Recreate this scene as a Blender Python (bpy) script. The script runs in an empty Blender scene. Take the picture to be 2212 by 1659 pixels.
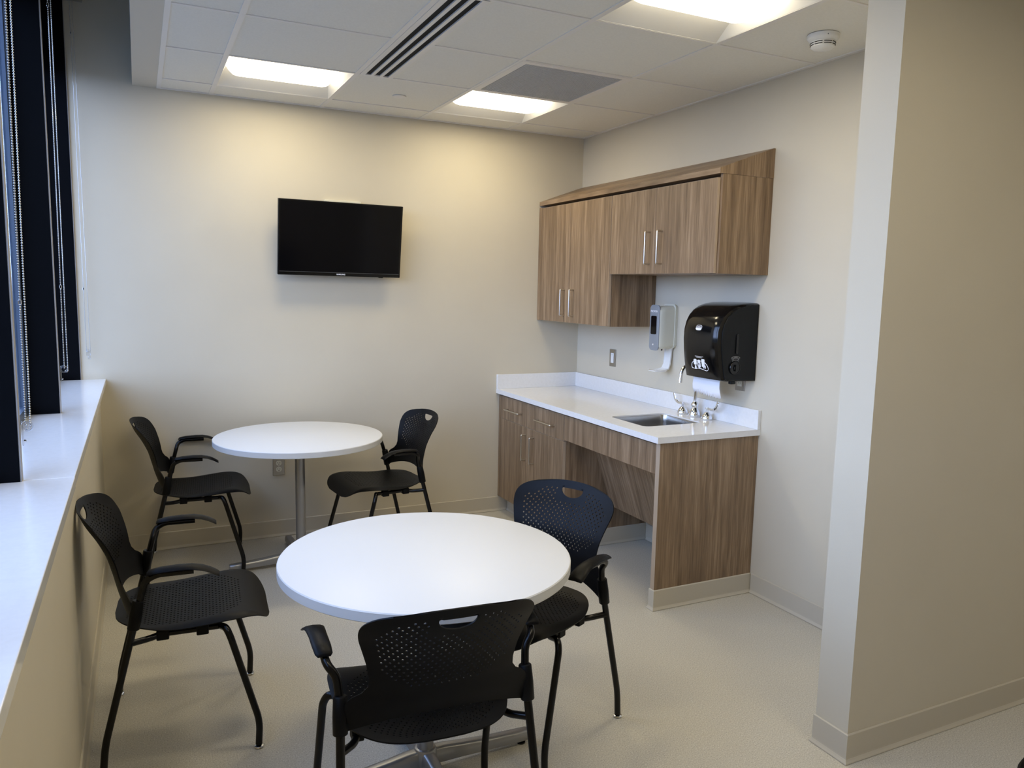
import bpy, bmesh, math, random
from math import pi, sin, cos, radians
from mathutils import Vector, Matrix

random.seed(7)
S = bpy.context.scene
COL = S.collection

# ------------------------------------------------------------------ camera
cd = bpy.data.cameras.new('camera')
cam = bpy.data.objects.new('camera', cd)
COL.objects.link(cam)
cd.sensor_width = 36.0
cd.lens = 1663.3155 / 2212 * 36.0
cd.clip_start = 0.02
cam.matrix_world = Matrix((
    (0.90069445, 0.03546642, -0.43300305, -2.8247),
    (-0.43396335, 0.12075621, -0.89280107, -4.7613),
    (0.02062335, 0.99204842, 0.12415557, 1.5520),
    (0, 0, 0, 1)))
S.camera = cam

# ------------------------------------------------------------------ view, sky
S.view_settings.view_transform = 'Standard'
S.view_settings.look = 'None'
S.view_settings.gamma = 1.0
S.view_settings.use_curve_mapping = False
S.view_settings.exposure = -0.06

SKY = 4.9         # strength of the overcast daylight
LAMP = 6.1          # watts of each ceiling light
GLOW = 5.5          # radiance of the rounded lens sides

w = bpy.data.worlds.new('sky')
S.world = w
w.use_nodes = True
nt = w.node_tree
nt.nodes.clear()
wo = nt.nodes.new('ShaderNodeOutputWorld')
bg = nt.nodes.new('ShaderNodeBackground')
tc = nt.nodes.new('ShaderNodeTexCoord')
sx = nt.nodes.new('ShaderNodeSeparateXYZ')
cr = nt.nodes.new('ShaderNodeValToRGB')
nt.links.new(tc.outputs['Generated'], sx.inputs[0])
mr = nt.nodes.new('ShaderNodeMapRange')
mr.inputs['From Min'].default_value = -1
mr.inputs['From Max'].default_value = 1
nt.links.new(sx.outputs['Z'], mr.inputs['Value'])
nt.links.new(mr.outputs[0], cr.inputs[0])
e = cr.color_ramp.elements
e[0].position = 0.0
e[0].color = (0.05, 0.055, 0.06, 1)
e[1].position = 1.0
e[1].color = (0.24, 0.45, 1.00, 1)
for pos, c in ((0.49, (0.07, 0.08, 0.085, 1)), (0.505, (1.12, 1.34, 2.10, 1)), (0.7, (0.60, 0.76, 1.24, 1))):
    x = e.new(pos)
    x.color = c
nt.links.new(cr.outputs[0], bg.inputs['Color'])
bg.inputs['Strength'].default_value = SKY
nt.links.new(bg.outputs[0], wo.inputs['Surface'])

# ------------------------------------------------------------------ materials
def mat(name, col, rough=0.5, metal=0.0, spec=0.5, coat=0.0):
    m = bpy.data.materials.new(name)
    m.use_nodes = True
    b = m.node_tree.nodes['Principled BSDF']
    b.inputs['Base Color'].default_value = (*col, 1)
    b.inputs['Roughness'].default_value = rough
    b.inputs['Metallic'].default_value = metal
    b.inputs['Specular IOR Level'].default_value = spec
    b.inputs['Coat Weight'].default_value = coat
    b.inputs['Coat Roughness'].default_value = 0.06
    return m

def nodes(m):
    n = m.node_tree
    return n, n.nodes['Principled BSDF']

def noise_mat(name, c1, c2, scale=(1, 1, 1), detail=3, nscale=1.0, rough=0.6, bump=0.0, bscale=None, lo=0.35, hi=0.65, spec=0.5, bdist=0.001):
    m = mat(name, c1, rough, spec=spec)
    n, b = nodes(m)
    g = n.nodes.new('ShaderNodeTexCoord')
    mp = n.nodes.new('ShaderNodeMapping')
    mp.inputs['Scale'].default_value = scale
    n.links.new(g.outputs['Object'], mp.inputs[0])
    t = n.nodes.new('ShaderNodeTexNoise')
    t.inputs['Scale'].default_value = nscale
    t.inputs['Detail'].default_value = detail
    n.links.new(mp.outputs[0], t.inputs['Vector'])
    r = n.nodes.new('ShaderNodeValToRGB')
    r.color_ramp.elements[0].position = lo
    r.color_ramp.elements[1].position = hi
    r.color_ramp.elements[0].color = (*c1, 1)
    r.color_ramp.elements[1].color = (*c2, 1)
    n.links.new(t.outputs['Fac'], r.inputs[0])
    n.links.new(r.outputs[0], b.inputs['Base Color'])
    if bump:
        t2 = n.nodes.new('ShaderNodeTexNoise')
        t2.inputs['Scale'].default_value = bscale or nscale
        t2.inputs['Detail'].default_value = 2
        n.links.new(mp.outputs[0], t2.inputs['Vector'])
        bu = n.nodes.new('ShaderNodeBump')
        bu.inputs['Strength'].default_value = bump
        bu.inputs['Distance'].default_value = bdist
        n.links.new(t2.outputs['Fac'], bu.inputs['Height'])
        n.links.new(bu.outputs[0], b.inputs['Normal'])
    return m

def wood_mat(name, scale, tone=1.0):
    """walnut laminate: long streaks along the axis whose scale is small"""
    m = mat(name, (0.3, 0.2, 0.13), 0.42, spec=0.35)
    n, b = nodes(m)
    g = n.nodes.new('ShaderNodeTexCoord')
    oi = n.nodes.new('ShaderNodeObjectInfo')
    ml = n.nodes.new('ShaderNodeVectorMath')
    ml.operation = 'ADD'
    mu = n.nodes.new('ShaderNodeMath')
    mu.operation = 'MULTIPLY'
    mu.inputs[1].default_value = 9.0
    n.links.new(oi.outputs['Random'], mu.inputs[0])
    n.links.new(g.outputs['Object'], ml.inputs[0])
    n.links.new(mu.outputs[0], ml.inputs[1])
    mp = n.nodes.new('ShaderNodeMapping')
    mp.inputs['Scale'].default_value = scale
    n.links.new(ml.outputs[0], mp.inputs[0])
    def nz(s, d, dist=0.0):
        t = n.nodes.new('ShaderNodeTexNoise')
        t.inputs['Scale'].default_value = s
        t.inputs['Detail'].default_value = d
        t.inputs['Distortion'].default_value = dist
        n.links.new(mp.outputs[0], t.inputs['Vector'])
        return t
    a = nz(1.0, 2, 0.4)
    f = nz(5.0, 6, 0.25)
    mx = n.nodes.new('ShaderNodeMath')
    mx.operation = 'MULTIPLY_ADD'
    mx.inputs[1].default_value = 0.55
    n.links.new(a.outputs['Fac'], mx.inputs[0])
    m2 = n.nodes.new('ShaderNodeMath')
    m2.operation = 'MULTIPLY'
    m2.inputs[1].default_value = 0.45
    n.links.new(f.outputs['Fac'], m2.inputs[0])
    n.links.new(m2.outputs[0], mx.inputs[2])
    r = n.nodes.new('ShaderNodeValToRGB')
    el = r.color_ramp.elements
    k = tone
    el[0].position = 0.33
    el[0].color = (0.140 * k, 0.090 * k, 0.051 * k, 1)
    el[1].position = 0.67
    el[1].color = (0.375 * k, 0.262 * k, 0.160 * k, 1)
    q = el.new(0.5)
    q.color = (0.240 * k, 0.160 * k, 0.092 * k, 1)
    n.links.new(mx.outputs[0], r.inputs[0])
    n.links.new(r.outputs[0], b.inputs['Base Color'])
    return m

M = {}
M['wall'] = noise_mat('painted_wall', (0.600, 0.545, 0.425), (0.615, 0.560, 0.438), nscale=3, rough=0.62, bump=0.12, bscale=260, spec=0.3)
M['floor'] = None
M['ceil'] = noise_mat('ceiling_tile', (0.80, 0.785, 0.715), (0.83, 0.815, 0.745), nscale=120, rough=0.9, bump=0.15, bscale=420, spec=0.1)
M['tee'] = mat('white_enamel', (0.80, 0.78, 0.74), 0.45)
M['trimpaint'] = mat('painted_band', (0.60, 0.56, 0.47), 0.6)
M['base'] = mat('cove_base_vinyl', (0.54, 0.49, 0.385), 0.45)
M['quartz'] = noise_mat('white_quartz', (0.77, 0.765, 0.745), (0.795, 0.79, 0.775), nscale=60, detail=8, rough=0.14, lo=0.35, hi=0.6)
M['table'] = mat('white_laminate', (0.76, 0.76, 0.735), 0.38)
M['edge'] = mat('white_edge_band', (0.66, 0.66, 0.64), 0.4)
M['black_plastic'] = noise_mat('black_chair_plastic', (0.0018, 0.0020, 0.0026), (0.0028, 0.0031, 0.0038), nscale=30, rough=0.44, bump=0.2, bscale=900, spec=0.15, bdist=0.0003)
M['black_tube'] = mat('black_painted_tube', (0.002, 0.002, 0.0025), 0.25, spec=0.3)
M['black_gloss'] = mat('black_gloss_plastic', (0.003, 0.003, 0.0035), 0.12, spec=0.45)
M['black_smoke'] = mat('black_smoke_plastic', (0.006, 0.007, 0.0075), 0.3, spec=0.25)
M['screen'] = mat('screen_glass', (0.002, 0.002, 0.003), 0.12, spec=0.22)
M['chrome'] = mat('chrome', (0.82, 0.83, 0.85), 0.07, 1.0)
M['chain'] = mat('chain_metal', (0.62, 0.62, 0.60), 0.2, 1.0)
M['nickel'] = mat('brushed_nickel', (0.66, 0.62, 0.56), 0.28, 1.0)
M['steel'] = noise_mat('stainless_steel', (0.45, 0.44, 0.42), (0.52, 0.51, 0.49), scale=(4, 4, 120), nscale=4, rough=0.25)
nodes(M['steel'])[1].inputs['Metallic'].default_value = 1.0
M['plate'] = mat('steel_cover_plate', (0.42, 0.40, 0.36), 0.35, 1.0)
M['silver'] = mat('silver_painted_metal', (0.36, 0.36, 0.36), 0.33, 0.75)
M['white_plastic'] = mat('white_plastic', (0.80, 0.80, 0.77), 0.35)
M['ivory'] = mat('ivory_plastic', (0.66, 0.64, 0.52), 0.35)
M['grey_plastic'] = mat('grey_plastic', (0.27, 0.29, 0.31), 0.35)
M['grille_metal'] = mat('grille_metal', (0.72, 0.72, 0.70), 0.45)
M['dark'] = mat('dark_cavity', (0.012, 0.012, 0.012), 0.7)
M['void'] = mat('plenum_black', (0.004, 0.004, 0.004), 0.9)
M['mullion'] = mat('black_anodised_metal', (0.0015, 0.002, 0.0032), 0.6, spec=0.06)
M['mullion_face'] = mat('grey_mullion_cap', (0.30, 0.28, 0.26), 0.5)
M['frame_blue'] = mat('blue_grey_window_frame', (0.07, 0.10, 0.15), 0.35, 0.3)
M['paper'] = mat('paper_towel', (0.86, 0.86, 0.88), 0.9, spec=0.1)
M['white_ink'] = mat('white_print', (0.85, 0.86, 0.90), 0.5)
M['grey_ink'] = mat('grey_print', (0.45, 0.45, 0.45), 0.5)
M['dim_ink'] = mat('dim_print', (0.10, 0.10, 0.10), 0.5)
M['wood'] = wood_mat('walnut_laminate', (26, 26, 1.2))
M['wood_rail'] = wood_mat('walnut_laminate_slope', (9, 1.5, 9))
M['wood_slant'] = wood_mat('walnut_laminate_knee', (1.2, 24, 1.2))
M['wood_edge'] = mat('walnut_edge_band', (0.44, 0.34, 0.24), 0.45)
M['reflector'] = mat('white_reflector', (0.74, 0.73, 0.69), 0.5)
M['asphalt'] = noise_mat('asphalt', (0.10, 0.10, 0.10), (0.16, 0.16, 0.15), nscale=2, rough=0.9)

# speckled vinyl floor
m = mat('speckled_vinyl_floor', (0.4, 0.37, 0.3), 0.42, spec=0.4)
n, b = nodes(m)
g = n.nodes.new('ShaderNodeTexCoord')
t = n.nodes.new('ShaderNodeTexNoise')
t.inputs['Scale'].default_value = 230
t.inputs['Detail'].default_value = 2.5
n.links.new(g.outputs['Object'], t.inputs['Vector'])
r = n.nodes.new('ShaderNodeValToRGB')
el = r.color_ramp.elements
el[0].position = 0.30
el[0].color = (0.370, 0.340, 0.285, 1)
el[1].position = 0.72
el[1].color = (0.74, 0.71, 0.64, 1)
for pp, c in ((0.44, (0.530, 0.500, 0.420)), (0.58, (0.580, 0.550, 0.465))):
    q = el.new(pp)
    q.color = (*c, 1)
n.links.new(t.outputs['Fac'], r.inputs[0])
t2 = n.nodes.new('ShaderNodeTexNoise')
t2.inputs['Scale'].default_value = 2.2
t2.inputs['Detail'].default_value = 3
n.links.new(g.outputs['Object'], t2.inputs['Vector'])
mr2 = n.nodes.new('ShaderNodeMapRange')
mr2.inputs['To Min'].default_value = 0.94
mr2.inputs['To Max'].default_value = 1.05
n.links.new(t2.outputs['Fac'], mr2.inputs['Value'])
vm = n.nodes.new('ShaderNodeVectorMath')
vm.operation = 'SCALE'
n.links.new(r.outputs[0], vm.inputs[0])
n.links.new(mr2.outputs[0], vm.inputs['Scale'])
n.links.new(vm.outputs[0], b.inputs['Base Color'])
M['floor'] = m

# clear glass and clear plastic
def glass(name, tint, fac):
    m = bpy.data.materials.new(name)
    m.use_nodes = True
    n = m.node_tree
    n.nodes.clear()
    o = n.nodes.new('ShaderNodeOutputMaterial')
    a = n.nodes.new('ShaderNodeBsdfTransparent')
    a.inputs[0].default_value = (*tint, 1)
    g = n.nodes.new('ShaderNodeBsdfGlossy')
    g.inputs['Roughness'].default_value = 0.02
    f = n.nodes.new('ShaderNodeFresnel')
    # the same reflectance on entering and on leaving the thin pane
    ge = n.nodes.new('ShaderNodeNewGeometry')
    ex = n.nodes.new('ShaderNodeMath')
    ex.operation = 'MULTIPLY_ADD'
    ex.inputs[1].default_value = -2.0
    ex.inputs[2].default_value = 1.0
    n.links.new(ge.outputs['Backfacing'], ex.inputs[0])
    pw = n.nodes.new('ShaderNodeMath')
    pw.operation = 'POWER'
    pw.inputs[0].default_value = fac
    n.links.new(ex.outputs[0], pw.inputs[1])
    n.links.new(pw.outputs[0], f.inputs['IOR'])
    x = n.nodes.new('ShaderNodeMixShader')
    n.links.new(f.outputs[0], x.inputs[0])
    n.links.new(a.outputs[0], x.inputs[1])
    n.links.new(g.outputs[0], x.inputs[2])
    n.links.new(x.outputs[0], o.inputs[0])
    return m
M['glass'] = glass('window_glass', (0.90, 0.95, 0.97), 1.42)
M['clear'] = glass('clear_plastic', (0.92, 0.93, 0.95), 1.6)

def emis(name, col, st):
    m = bpy.data.materials.new(name)
    m.use_nodes = True
    n = m.node_tree
    n.nodes.clear()
    o = n.nodes.new('ShaderNodeOutputMaterial')
    a = n.nodes.new('ShaderNodeEmission')
    a.inputs[0].default_value = (*col, 1)
    a.inputs[1].default_value = st
    n.links.new(a.outputs[0], o.inputs[0])
    return m
M['lens'] = emis('lit_lens', (1.0, 0.88, 0.66), GLOW)

# ------------------------------------------------------------------ mesh helpers
class MB:
    """collects shapes and links them as ONE mesh object"""
    def __init__(s):
        s.v, s.f = [], []

    def add(s, vs, fs):
        k = len(s.v)
        s.v += [tuple(p) for p in vs]
        s.f += [tuple(k + i for i in f) for f in fs]
        return s

    def box(s, x0, x1, y0, y1, z0, z1, bev=0.0, seg=2):
        if bev > 0:
            bm = bmesh.new()
            bmesh.ops.create_cube(bm, size=1)
            for v in bm.verts:
                v.co = Vector(((x0 + x1) / 2 + v.co.x * (x1 - x0), (y0 + y1) / 2 + v.co.y * (y1 - y0), (z0 + z1) / 2 + v.co.z * (z1 - z0)))
            bmesh.ops.bevel(bm, geom=bm.edges[:], offset=bev, segments=seg, affect='EDGES', profile=0.5)
            bm.verts.index_update()
            s.add([v.co[:] for v in bm.verts], [[v.index for v in f.verts] for f in bm.faces])
            bm.free()
            return s
        vs = [(x, y, z) for x in (x0, x1) for y in (y0, y1) for z in (z0, z1)]
        return s.add(vs, [(0, 1, 3, 2), (4, 6, 7, 5), (0, 4, 5, 1), (2, 3, 7, 6), (0, 2, 6, 4), (1, 5, 7, 3)])

    def quad(s, a, b, c, d):
        return s.add([a, b, c, d], [(0, 1, 2, 3)])

    def tube(s, path, r, n=12, caps=True, closed=False):
        P = [Vector(p) for p in path]
        R = r if isinstance(r, (list, tuple)) else [r] * len(P)
        N = len(P)
        T = []
        for i in range(N):
            if closed:
                T.append((P[(i + 1) % N] - P[i - 1]).normalized())
            else:
                a = P[max(i - 1, 0)]
                c = P[min(i + 1, N - 1)]
                T.append((c - a).normalized())
        up = Vector((0, 0, 1)) if abs(T[0].z) < 0.9 else Vector((1, 0, 0))
        u = (up - up.dot(T[0]) * T[0]).normalized()
        vs = []
        for i in range(N):
            u = (u - u.dot(T[i]) * T[i]).normalized()
            w_ = T[i].cross(u)
            for k in range(n):
                a = 2 * pi * k / n
                vs.append(P[i] + R[i] * (cos(a) * u + sin(a) * w_))
        fs = []
        for i in range(N if closed else N - 1):
            j = (i + 1) % N
            for k in range(n):
                fs.append((i * n + k, i * n + (k + 1) % n, j * n + (k + 1) % n, j * n + k))
        if caps and not closed:
            fs.append(tuple(range(n))[::-1])
            fs.append(tuple((N - 1) * n + k for k in range(n)))
        return s.add(vs, fs)

    def lathe(s, prof, c=(0, 0, 0), n=24, axis='z'):
        vs, fs = [], []
        for r_, h in prof:
            for k in range(n):
                a = 2 * pi * k / n
                p = (r_ * cos(a), r_ * sin(a), h)
                if axis == 'x':
                    p = (h, p[0], p[1])
                elif axis == 'y':
                    p = (p[0], h, p[1])
                vs.append((c[0] + p[0], c[1] + p[1], c[2] + p[2]))
        for i in range(len(prof) - 1):
            for k in range(n):
                fs.append((i * n + k, i * n + (k + 1) % n, (i + 1) * n + (k + 1) % n, (i + 1) * n + k))
        fs.append(tuple(range(n))[::-1])
        fs.append(tuple((len(prof) - 1) * n + k for k in range(n)))
        return s.add(vs, fs)

    def prism(s, poly, axis, a, b):
        """polygon (2D) extruded along an axis from a to b"""
        def P(q, h):
            return {'x': (h, q[0], q[1]), 'y': (q[0], h, q[1]), 'z': (q[0], q[1], h)}[axis]
        n_ = len(poly)
        vs = [P(q, a) for q in poly] + [P(q, b) for q in poly]
        fs = [tuple(range(n_))[::-1], tuple(range(n_, 2 * n_))]
        fs += [(i, (i + 1) % n_, n_ + (i + 1) % n_, n_ + i) for i in range(n_)]
        return s.add(vs, fs)

    def build(s, name, material, parent=None, smooth=None, kind=None, loc=None):
        me = bpy.data.meshes.new(name)
        me.from_pydata(s.v, [], s.f)
        me.validate()
        bm = bmesh.new()
        bm.from_mesh(me)
        bmesh.ops.recalc_face_normals(bm, faces=bm.faces[:])
        bm.to_mesh(me)
        bm.free()
        if smooth:
            me.polygons.foreach_set('use_smooth', [True] * len(me.polygons))
            me.set_sharp_from_angle(angle=radians(smooth))
        o = bpy.data.objects.new(name, me)
        COL.objects.link(o)
        me.materials.append(M[material] if isinstance(material, str) else material)
        if parent:
            o.parent = parent
        if loc:
            o.location = loc
        if kind:
            o['kind'] = kind
        return o

def tag(o, label=None, cat=None, group=None, kind=None):
    if label: o['label'] = label
    if cat: o['category'] = cat
    if group: o['group'] = group
    if kind: o['kind'] = kind
    return o

def thing(name, label, cat, loc=(0, 0, 0), rz=0.0, group=None):
    o = bpy.data.objects.new(name, None)
    COL.objects.link(o)
    o.empty_display_size = 0.1
    o.location = loc
    o.rotation_euler = (0, 0, rz)
    return tag(o, label, cat, group)

def smoothpath(pts, n=8, r=0.03):
    """polyline with rounded corners"""
    P = [Vector(p) for p in pts]
    out = [P[0]]
    for i in range(1, len(P) - 1):
        a, b_, c = P[i - 1], P[i], P[i + 1]
        rr = min(r, (a - b_).length * 0.48, (c - b_).length * 0.48)
        p0 = b_ + (a - b_).normalized() * rr
        p1 = b_ + (c - b_).normalized() * rr
        for k in range(n + 1):
            t_ = k / n
            out.append((1 - t_) ** 2 * p0 + 2 * t_ * (1 - t_) * b_ + t_ * t_ * p1)
    out.append(P[-1])
    return out

def text_mesh(name, body, size, material, parent, matrix, extrude=0.0003, bold=0.0):
    cu = bpy.data.curves.new(name + '_curve', 'FONT')
    cu.body = body
    cu.size = size
    cu.align_x = 'CENTER'
    cu.align_y = 'CENTER'
    cu.extrude = extrude
    cu.offset = bold
    tmp = bpy.data.objects.new('tmp', cu)
    COL.objects.link(tmp)
    bpy.context.view_layer.update()
    dg = bpy.context.evaluated_depsgraph_get()
    me = bpy.data.meshes.new_from_object(tmp.evaluated_get(dg))
    bpy.data.objects.remove(tmp)
    me.transform(matrix)
    me.materials.clear()
    me.materials.append(M[material])
    o = bpy.data.objects.new(name, me)
    COL.objects.link(o)
    if parent:
        o.parent = parent
    return o

def interp(tab, x):
    if x <= tab[0][0]: return tab[0][1]
    for (a, va), (b_, vb) in zip(tab, tab[1:]):
        if x <= b_:
            t_ = (x - a) / (b_ - a)
            return va + (vb - va) * t_
    return tab[-1][1]

def sinterp(tab, x):
    """monotone-ish smooth interpolation (Catmull-Rom)"""
    if x <= tab[0][0]: return tab[0][1]
    if x >= tab[-1][0]: return tab[-1][1]
    for i in range(len(tab) - 1):
        if x <= tab[i + 1][0]:
            break
    x0, y0 = tab[i]
    x1, y1 = tab[i + 1]
    m0 = (y1 - tab[i - 1][1]) / (x1 - tab[i - 1][0]) if i > 0 else (y1 - y0) / (x1 - x0)
    m1 = (tab[i + 2][1] - y0) / (tab[i + 2][0] - x0) if i < len(tab) - 2 else (y1 - y0) / (x1 - x0)
    h = x1 - x0
    t_ = (x - x0) / h
    return ((2 * t_ ** 3 - 3 * t_ ** 2 + 1) * y0 + (t_ ** 3 - 2 * t_ ** 2 + t_) * h * m0 + (-2 * t_ ** 3 + 3 * t_ ** 2) * y1 + (t_ ** 3 - t_ ** 2) * h * m1)

# ------------------------------------------------------------------ room shell
H = 2.587            # ceiling height
XW = -3.033          # face of the window wall
YB = -6.6            # wall behind the camera
XR = 2.2             # far side of the corridor
ZP = 3.10            # top of the shade pocket
GLX = -3.256         # glass plane

MB().box(-3.4, XR + .1, YB - .1, .12, -.12, 0).build('floor', 'floor', kind='structure')
MB().box(-3.4, .12, 0, .12, 0, ZP + .1).build('wall_back', 'wall', kind='structure')
MB().box(0, .12, -2.967, 0, 0, H + .1).build('wall_right', 'wall', kind='structure')
MB().box(-.7534, XR, -3.101, -2.967, 0, H + .1).build('wall_partition', 'wall', kind='structure')
MB().box(XR, XR + .1, YB, -3.101, 0, H + .1).build('wall_corridor', 'wall', kind='structure')
MB().box(-3.4, XR + .1, YB - .1, YB, 0, ZP + .1).build('wall_front', 'wall', kind='structure')
MB().box(-3.262, XW, YB, 0, 0, .976).build('wall_left', 'wall', kind='structure')

# ceiling tiles on a two foot grid, with openings for the fittings
GX = [-2.675, -2.4213, -1.8113, -1.2013, -.5913]
GY = [0, -.2334] + [-.2334 - .61 * k for k in range(1, 11)]
GXr = GX + [.0187, .6287, 1.2387, 1.8487, XR]
GY = [y for y in GY if y > YB] + [YB]
LIGHTS = [(1, 1), (3, 1), (3, 4), (1, 4), (1, 7), (3, 7), (7, 7)]     # (column, row) cells holding a light, the last one added for warmth
cl = MB()
for i in range(len(GXr) - 1):
    for j in range(len(GY) - 1):
        x0, x1, y1, y0 = GXr[i], GXr[i + 1], GY[j], GY[j + 1]
        if y0 > -3.0 and x0 > 0: continue
        if (i, j) in LIGHTS: continue
        if i == 3 and j == 2: continue                     # return air grille
        if i == 2 and j in (2, 3): x0 = -1.630             # linear diffuser
        cl.box(x0, x1, y0, y1, H + .002, H + .02)
cl.build('ceiling', 'ceil', kind='structure')

tr = MB()
tw = .012
for i, x in enumerate(GXr[1:-1]):
    if x > 0:
        tr.box(x - tw, x + tw, YB, -3.101, H - .0015, H + .008)
    else:
        tr.box(x - tw, x + tw, YB, 0, H - .0015, H + .008)
for j, y in enumerate(GY[1:-1]):
    xe = XR if y < -3.101 else 0
    segs = [(-2.675, xe)]
    if j == 2: segs = [(-2.675, -1.80), (-1.63, xe)]
    for a, b_ in segs:
        tr.box(a, b_, y - tw * .55, y + tw * .55, H - .0018, H + .008)
tr.build('trim_1', 'tee', kind='structure')
wa = MB()
wa.box(-2.675, 0, -.022, 0, H - .002, H + .012)
wa.box(-.022, 0, -2.967, -.022, H - .002, H + .012)
wa.box(-2.697, -2.675, YB, 0, H - .002, H + .012)
wa.build('trim_2', 'tee', kind='structure')
MB().box(-2.815, -2.697, YB, 0, H, ZP).build('trim_3', 'trimpaint', kind='structure')
MB().box(-3.4, -2.815, YB, 0, ZP, ZP + .1).build('trim_4', 'wall', kind='structure')
MB().box(-2.697, XR, YB, 0, 3.0, 3.08).build('trim_12', 'void', kind='structure')

# window sill slabs (a joint at the second mullion)
MB().box(GLX - .03, -3.0015, -2.358, 0, .976, 1.0064, .002).build('trim_5', 'quartz', kind='structure')
MB().box(GLX - .03, -3.0005, -4.75, -2.361, .974, 1.0064, .002).build('trim_6', 'quartz', kind='structure')
MB().box(-3.4, XW, YB, -4.751, .976, ZP).build('wall_left_sky_block', 'wall', kind='structure')  # unseen solid wall, added to keep sky light off the partition

# mullions and glazed windows
ML = [0.0, -1.183, -2.372, -3.56, -4.75]
for k, y in enumerate(ML):
    y1 = y + .032 if y < 0 else -.001
    y0 = y if y < 0 else -.012
    xr = -3.128 if y < 0 else -3.123
    o = MB().box(-3.236, xr, y0, y1, 1.0065, ZP).build('trim_%d' % (13 + k), 'mullion', kind='structure')
    MB().box(xr, xr + .0035, y0 + .001, y1 - .001, 1.0065, ZP).build('mullion_cap', 'mullion_face', o)
for k in range(len(ML) - 1):
    ya = ML[k]
    yb = ML[k + 1] + .032
    f = MB()
    X0, X1 = -3.263, -3.2365
    for (a, b_) in ((ya - .028, ya - .0005), (yb + .0005, yb + .028)):
        f.box(X0, X1, a, b_, 1.0066, ZP)
        f.box(X0 + .008, X1 - .006, a - .010, b_ + .010 if b_ < -.01 else b_, 1.0066, ZP)
    f.box(X0, X1, yb + .028, ya - .028, 1.0066, 1.045)
    f.box(X0, X1, yb + .028, ya - .028, 2.62, ZP)
    o = f.build('window_%d' % (k + 1), 'frame_blue', kind='structure')
    MB().box(GLX - .004, GLX + .004, yb + .028, ya - .028, 1.045, 2.62).build('window_pane', 'glass', o)

# cove base, profile with a flared toe
HB = .103
def cove(pts, name, parent=None, kind='structure'):
    """pts: plan polyline; the base stands to the RIGHT of the direction of travel"""
    prof = [(0, .0016), (.013, .0016), (.0125, .0045), (.009, .010), (.006, .016), (.0055, .021), (.0055, HB - .0035), (.0025, HB), (0, HB)]
    P = [Vector((a, b_)) for a, b_ in pts]
    N = len(P)
    dirs = [(P[i + 1] - P[i]).normalized() for i in range(N - 1)]
    nr = [Vector((d.y, -d.x)) for d in dirs]
    vs, fs = [], []
    for i in range(N):
        if i == 0: nn = nr[0]
        elif i == N - 1: nn = nr[-1]
        else:
            nn = (nr[i - 1] + nr[i])
            nn = nn / (nn.length_squared / 2)
        for (o_, z) in prof:
            q = P[i] + nn * o_
            vs.append((q.x, q.y, z))
    n_ = len(prof)
    for i in range(N - 1):
        for k in range(n_ - 1):
            fs.append((i * n_ + k, i * n_ + k + 1, (i + 1) * n_ + k + 1, (i + 1) * n_ + k))
        fs.append((i * n_ + n_ - 1, i * n_, (i + 1) * n_, (i + 1) * n_ + n_ - 1))
    fs.append(tuple(range(n_)))
    fs.append(tuple((N - 1) * n_ + k for k in range(n_))[::-1])
    return MB().add(vs, fs).build(name, 'base', parent, kind=kind)

cove([(XW + .004, 0), (-.54, 0)], 'baseboard_back')
cove([(XW, YB), (XW, -.004)], 'baseboard_left')
cove([(0, -1.8425), (0, -2.967)], 'baseboard_right')
cove([(0.0, -2.967), (-.7534, -2.967), (-.7534, -3.101), (XR, -3.101)], 'baseboard_partition')

# ------------------------------------------------------------------ ceiling fittings
def ceiling_light():
    """2x2 recessed fitting, local origin at the centre of its opening"""
    t = thing('ceiling_light', '', 'ceiling light')
    a = .305 - tw
    top = .085
    h = MB()
    h.box(-.305, .305, -.305, .305, top + .01, top + .02)
    for sx_ in (-1, 1):
        h.box(min(sx_ * a, sx_ * (a + .008)), max(sx_ * a, sx_ * (a + .008)), -a, a, 0, top + .01)
        h.box(-a, a, min(sx_ * a, sx_ * (a + .008)), max(sx_ * a, sx_ * (a + .008)), 0, top + .01)
    h.build('housing', 'reflector', t)
    # sloping side wings and end plates
    iw = .150
    r_ = MB()
    for s_ in (-1, 1):
        r_.quad((-a, s_ * a, .001), (a, s_ * a, .001), (a - .03, s_ * iw, top * .8), (-a + .03, s_ * iw, top * .8))
        r_.quad((s_ * a, -a, .001), (s_ * a, a, .001), (s_ * (a - .03), iw, top * .8), (s_ * (a - .03), -iw, top * .8))
    r_.build('reflector', 'reflector', t)
    l = MB()
    n_ = 16
    vs, fs = [], []
    L = a - .030
    stn = [(-L, .0), (-L + .012, .6), (-L + .03, .92), (-L + .05, 1.0), (L - .05, 1.0), (L - .03, .92), (L - .012, .6), (L, .0)]
    for (x, k_) in stn:
        for q in range(n_ + 1):
            u = pi * q / n_
            vs.append((x, -iw * cos(u), top * .8 - (.070 * sin(u) ** .75 * k_)))
    for i_ in range(len(stn) - 1):
        for q in range(n_):
            fs.append((i_ * (n_ + 1) + q, i_ * (n_ + 1) + q + 1, (i_ + 1) * (n_ + 1) + q + 1, (i_ + 1) * (n_ + 1) + q))
    l.add(vs, fs)
    l.build('lens', 'lens', t, smooth=40)
    ld = bpy.data.lights.new('lamp', 'AREA')
    ld.shape = 'RECTANGLE'
    ld.size, ld.size_y = 2 * L - .10, .20
    ld.energy = LAMP
    ld.color = (1.0, .86, .57)
    lo = bpy.data.objects.new('lamp', ld)
    COL.objects.link(lo)
    lo.parent = t
    lo.location = (0, 0, -.0035)
    return t

def dup(o, parent=None):
    c = o.copy()
    COL.objects.link(c)
    if parent:
        c.parent = parent
    for ch in list(o.children):
        dup(ch, c)
    return c

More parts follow.
